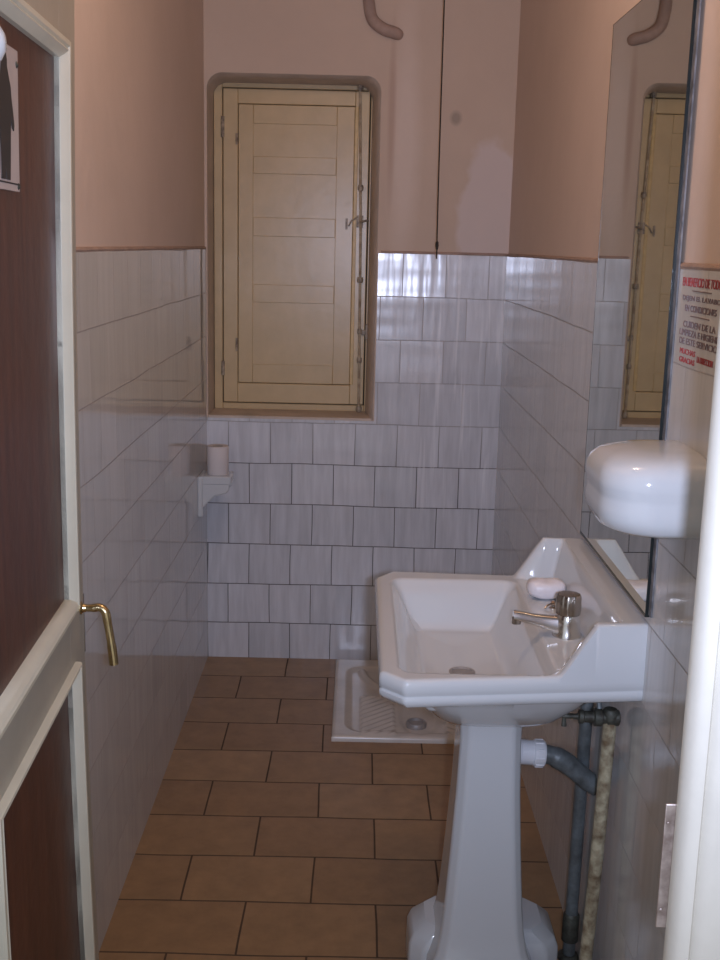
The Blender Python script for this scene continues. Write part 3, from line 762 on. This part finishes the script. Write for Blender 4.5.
obj('tray', bm, 'stoneware', st, smooth=60)
bm = B(); lathe(bm, [(.036, 0), (.036, .012), (.032, .018), (.027, .018), (.025, .010), (.001, .009)], (tcx - .012, 3.565, .0015), (0, 0, 1), 24); obj('drain_collar', bm, 'drain_metal', st)

# ------------------------------------------------------------------ paper holder and roll
ph = thing('toilet_paper_holder', 'white ceramic paper holder on the left wall tiles near the corner', 'holder', (XL, 3.985, .63))
bm = B(); box(bm, XL - .001, XL + .018, 3.925, 4.045, .628, .778); obj('back_plate', bm, 'porcelain', ph, bevel=.006, bseg=3)
bm = B(); box(bm, XL + .015, XL + .118, 3.930, 4.040, .748, .7785); 
for y in (3.932, 4.022):
    pr = [(XL + .015, .752), (XL + .112, .752), (XL + .112, .728), (XL + .10, .716), (XL + .06, .705), (XL + .015, .66)]
    a = [(x, y, z) for x, z in pr]; b = [(x, y + .014, z) for x, z in pr]; loft(bm, [a, b])
obj('bracket', bm, 'porcelain', ph, bevel=.004, bseg=2)
tr = thing('toilet_roll', 'toilet paper roll standing upright on the ceramic holder', 'toilet roll', (XL + .066, 3.985, .779))
bm = B(); R0, R1, HH = .039, .019, .103; seg = 36
rings = []
for r, z in ((R1, .001), (R0 - .002, 0), (R0, .003), (R0, HH - .003), (R0 - .002, HH), (R1, HH - .001)):
    rings.append([(XL + .066 + r * math.cos(2 * math.pi * k / seg), 3.985 + r * math.sin(2 * math.pi * k / seg), .7788 + z) for k in range(seg)])
loft(bm, rings + [rings[0]], False, False); bmesh.ops.remove_doubles(bm, verts=bm.verts, dist=1e-5)
obj('paper', bm, 'paper', tr, smooth=50)
bm = B(); rings = []
for r, z in ((R1, .001), (R1, HH - .001), (R1 - .0015, HH - .001), (R1 - .0015, .001), (R1, .001)):
    rings.append([(XL + .066 + (r - .0002) * math.cos(2 * math.pi * k / seg), 3.985 + (r - .0002) * math.sin(2 * math.pi * k / seg), .7788 + z) for k in range(seg)])
loft(bm, rings, False, False); bmesh.ops.remove_doubles(bm, verts=bm.verts, dist=1e-6); obj('core', bm, 'card', tr, smooth=50, label='grey card core')

# ------------------------------------------------------------------ camera
cam = bpy.data.cameras.new('camera'); co = bpy.data.objects.new('camera', cam); COL.objects.link(co)
F, PITCH, YAW, ROLL = 1120.0, .20609, .00527, .02366
cam.sensor_fit = 'VERTICAL'; cam.sensor_height = 36.0; cam.lens = F / 960 * 36.0
cam.clip_start = .05
fwd = Vector((0, math.cos(PITCH), -math.sin(PITCH))); up = Vector((0, math.sin(PITCH), math.cos(PITCH))); rt = Vector((1, 0, 0))
Z = Matrix.Rotation(-YAW, 3, 'Z'); fwd, up, rt = Z @ fwd, Z @ up, Z @ rt
rt, up = rt * math.cos(ROLL) + up * math.sin(ROLL), up * math.cos(ROLL) - rt * math.sin(ROLL)
mat = Matrix((rt, up, -fwd)).transposed().to_4x4(); mat.translation = Vector((0, 0, EYE))
co.matrix_world = mat
SC.camera = co

# ------------------------------------------------------------------ light: the camera's own flash, daylight of the room outside the door, an added warm fill lamp under the ceiling
def area(name, loc, target, sx, sy, energy, col):
    l = bpy.data.lights.new(name, 'AREA'); l.shape = 'RECTANGLE'; l.size = sx; l.size_y = sy; l.energy = energy; l.color = col
    o = bpy.data.objects.new(name, l); COL.objects.link(o); o.location = loc
    o.rotation_euler = (Vector(target) - Vector(loc)).to_track_quat('-Z', 'Y').to_euler()
    return o
fl = bpy.data.lights.new('flash', 'SPOT'); fl.energy = 128.0; fl.color = (.645, .72, .99); fl.shadow_soft_size = .02; fl.spot_size = math.radians(100); fl.spot_blend = 1.0
fo = bpy.data.objects.new('flash', fl); COL.objects.link(fo); fo.location = (.055, -.02, 1.605)
fo.rotation_euler = Vector((0, 1, .02)).to_track_quat('-Z', 'Y').to_euler()
pl = bpy.data.lights.new('warm_fill', 'POINT'); pl.energy = 10.5; pl.color = (1.0, .745, .55); pl.shadow_soft_size = .05  # unseen lamp added as warm ambient fill
po = bpy.data.objects.new('warm_fill', pl); COL.objects.link(po); po.location = (0.0, 2.0, 2.70)
w = bpy.data.worlds.new('world'); SC.world = w; w.use_nodes = True
w.node_tree.nodes['Background'].inputs[0].default_value = (.95, .97, 1.0, 1); w.node_tree.nodes['Background'].inputs[1].default_value = .50

SC.view_settings.view_transform = 'Standard'; SC.view_settings.look = 'None'
SC.view_settings.exposure = 0.0; SC.view_settings.gamma = 1.0; SC.view_settings.use_curve_mapping = False
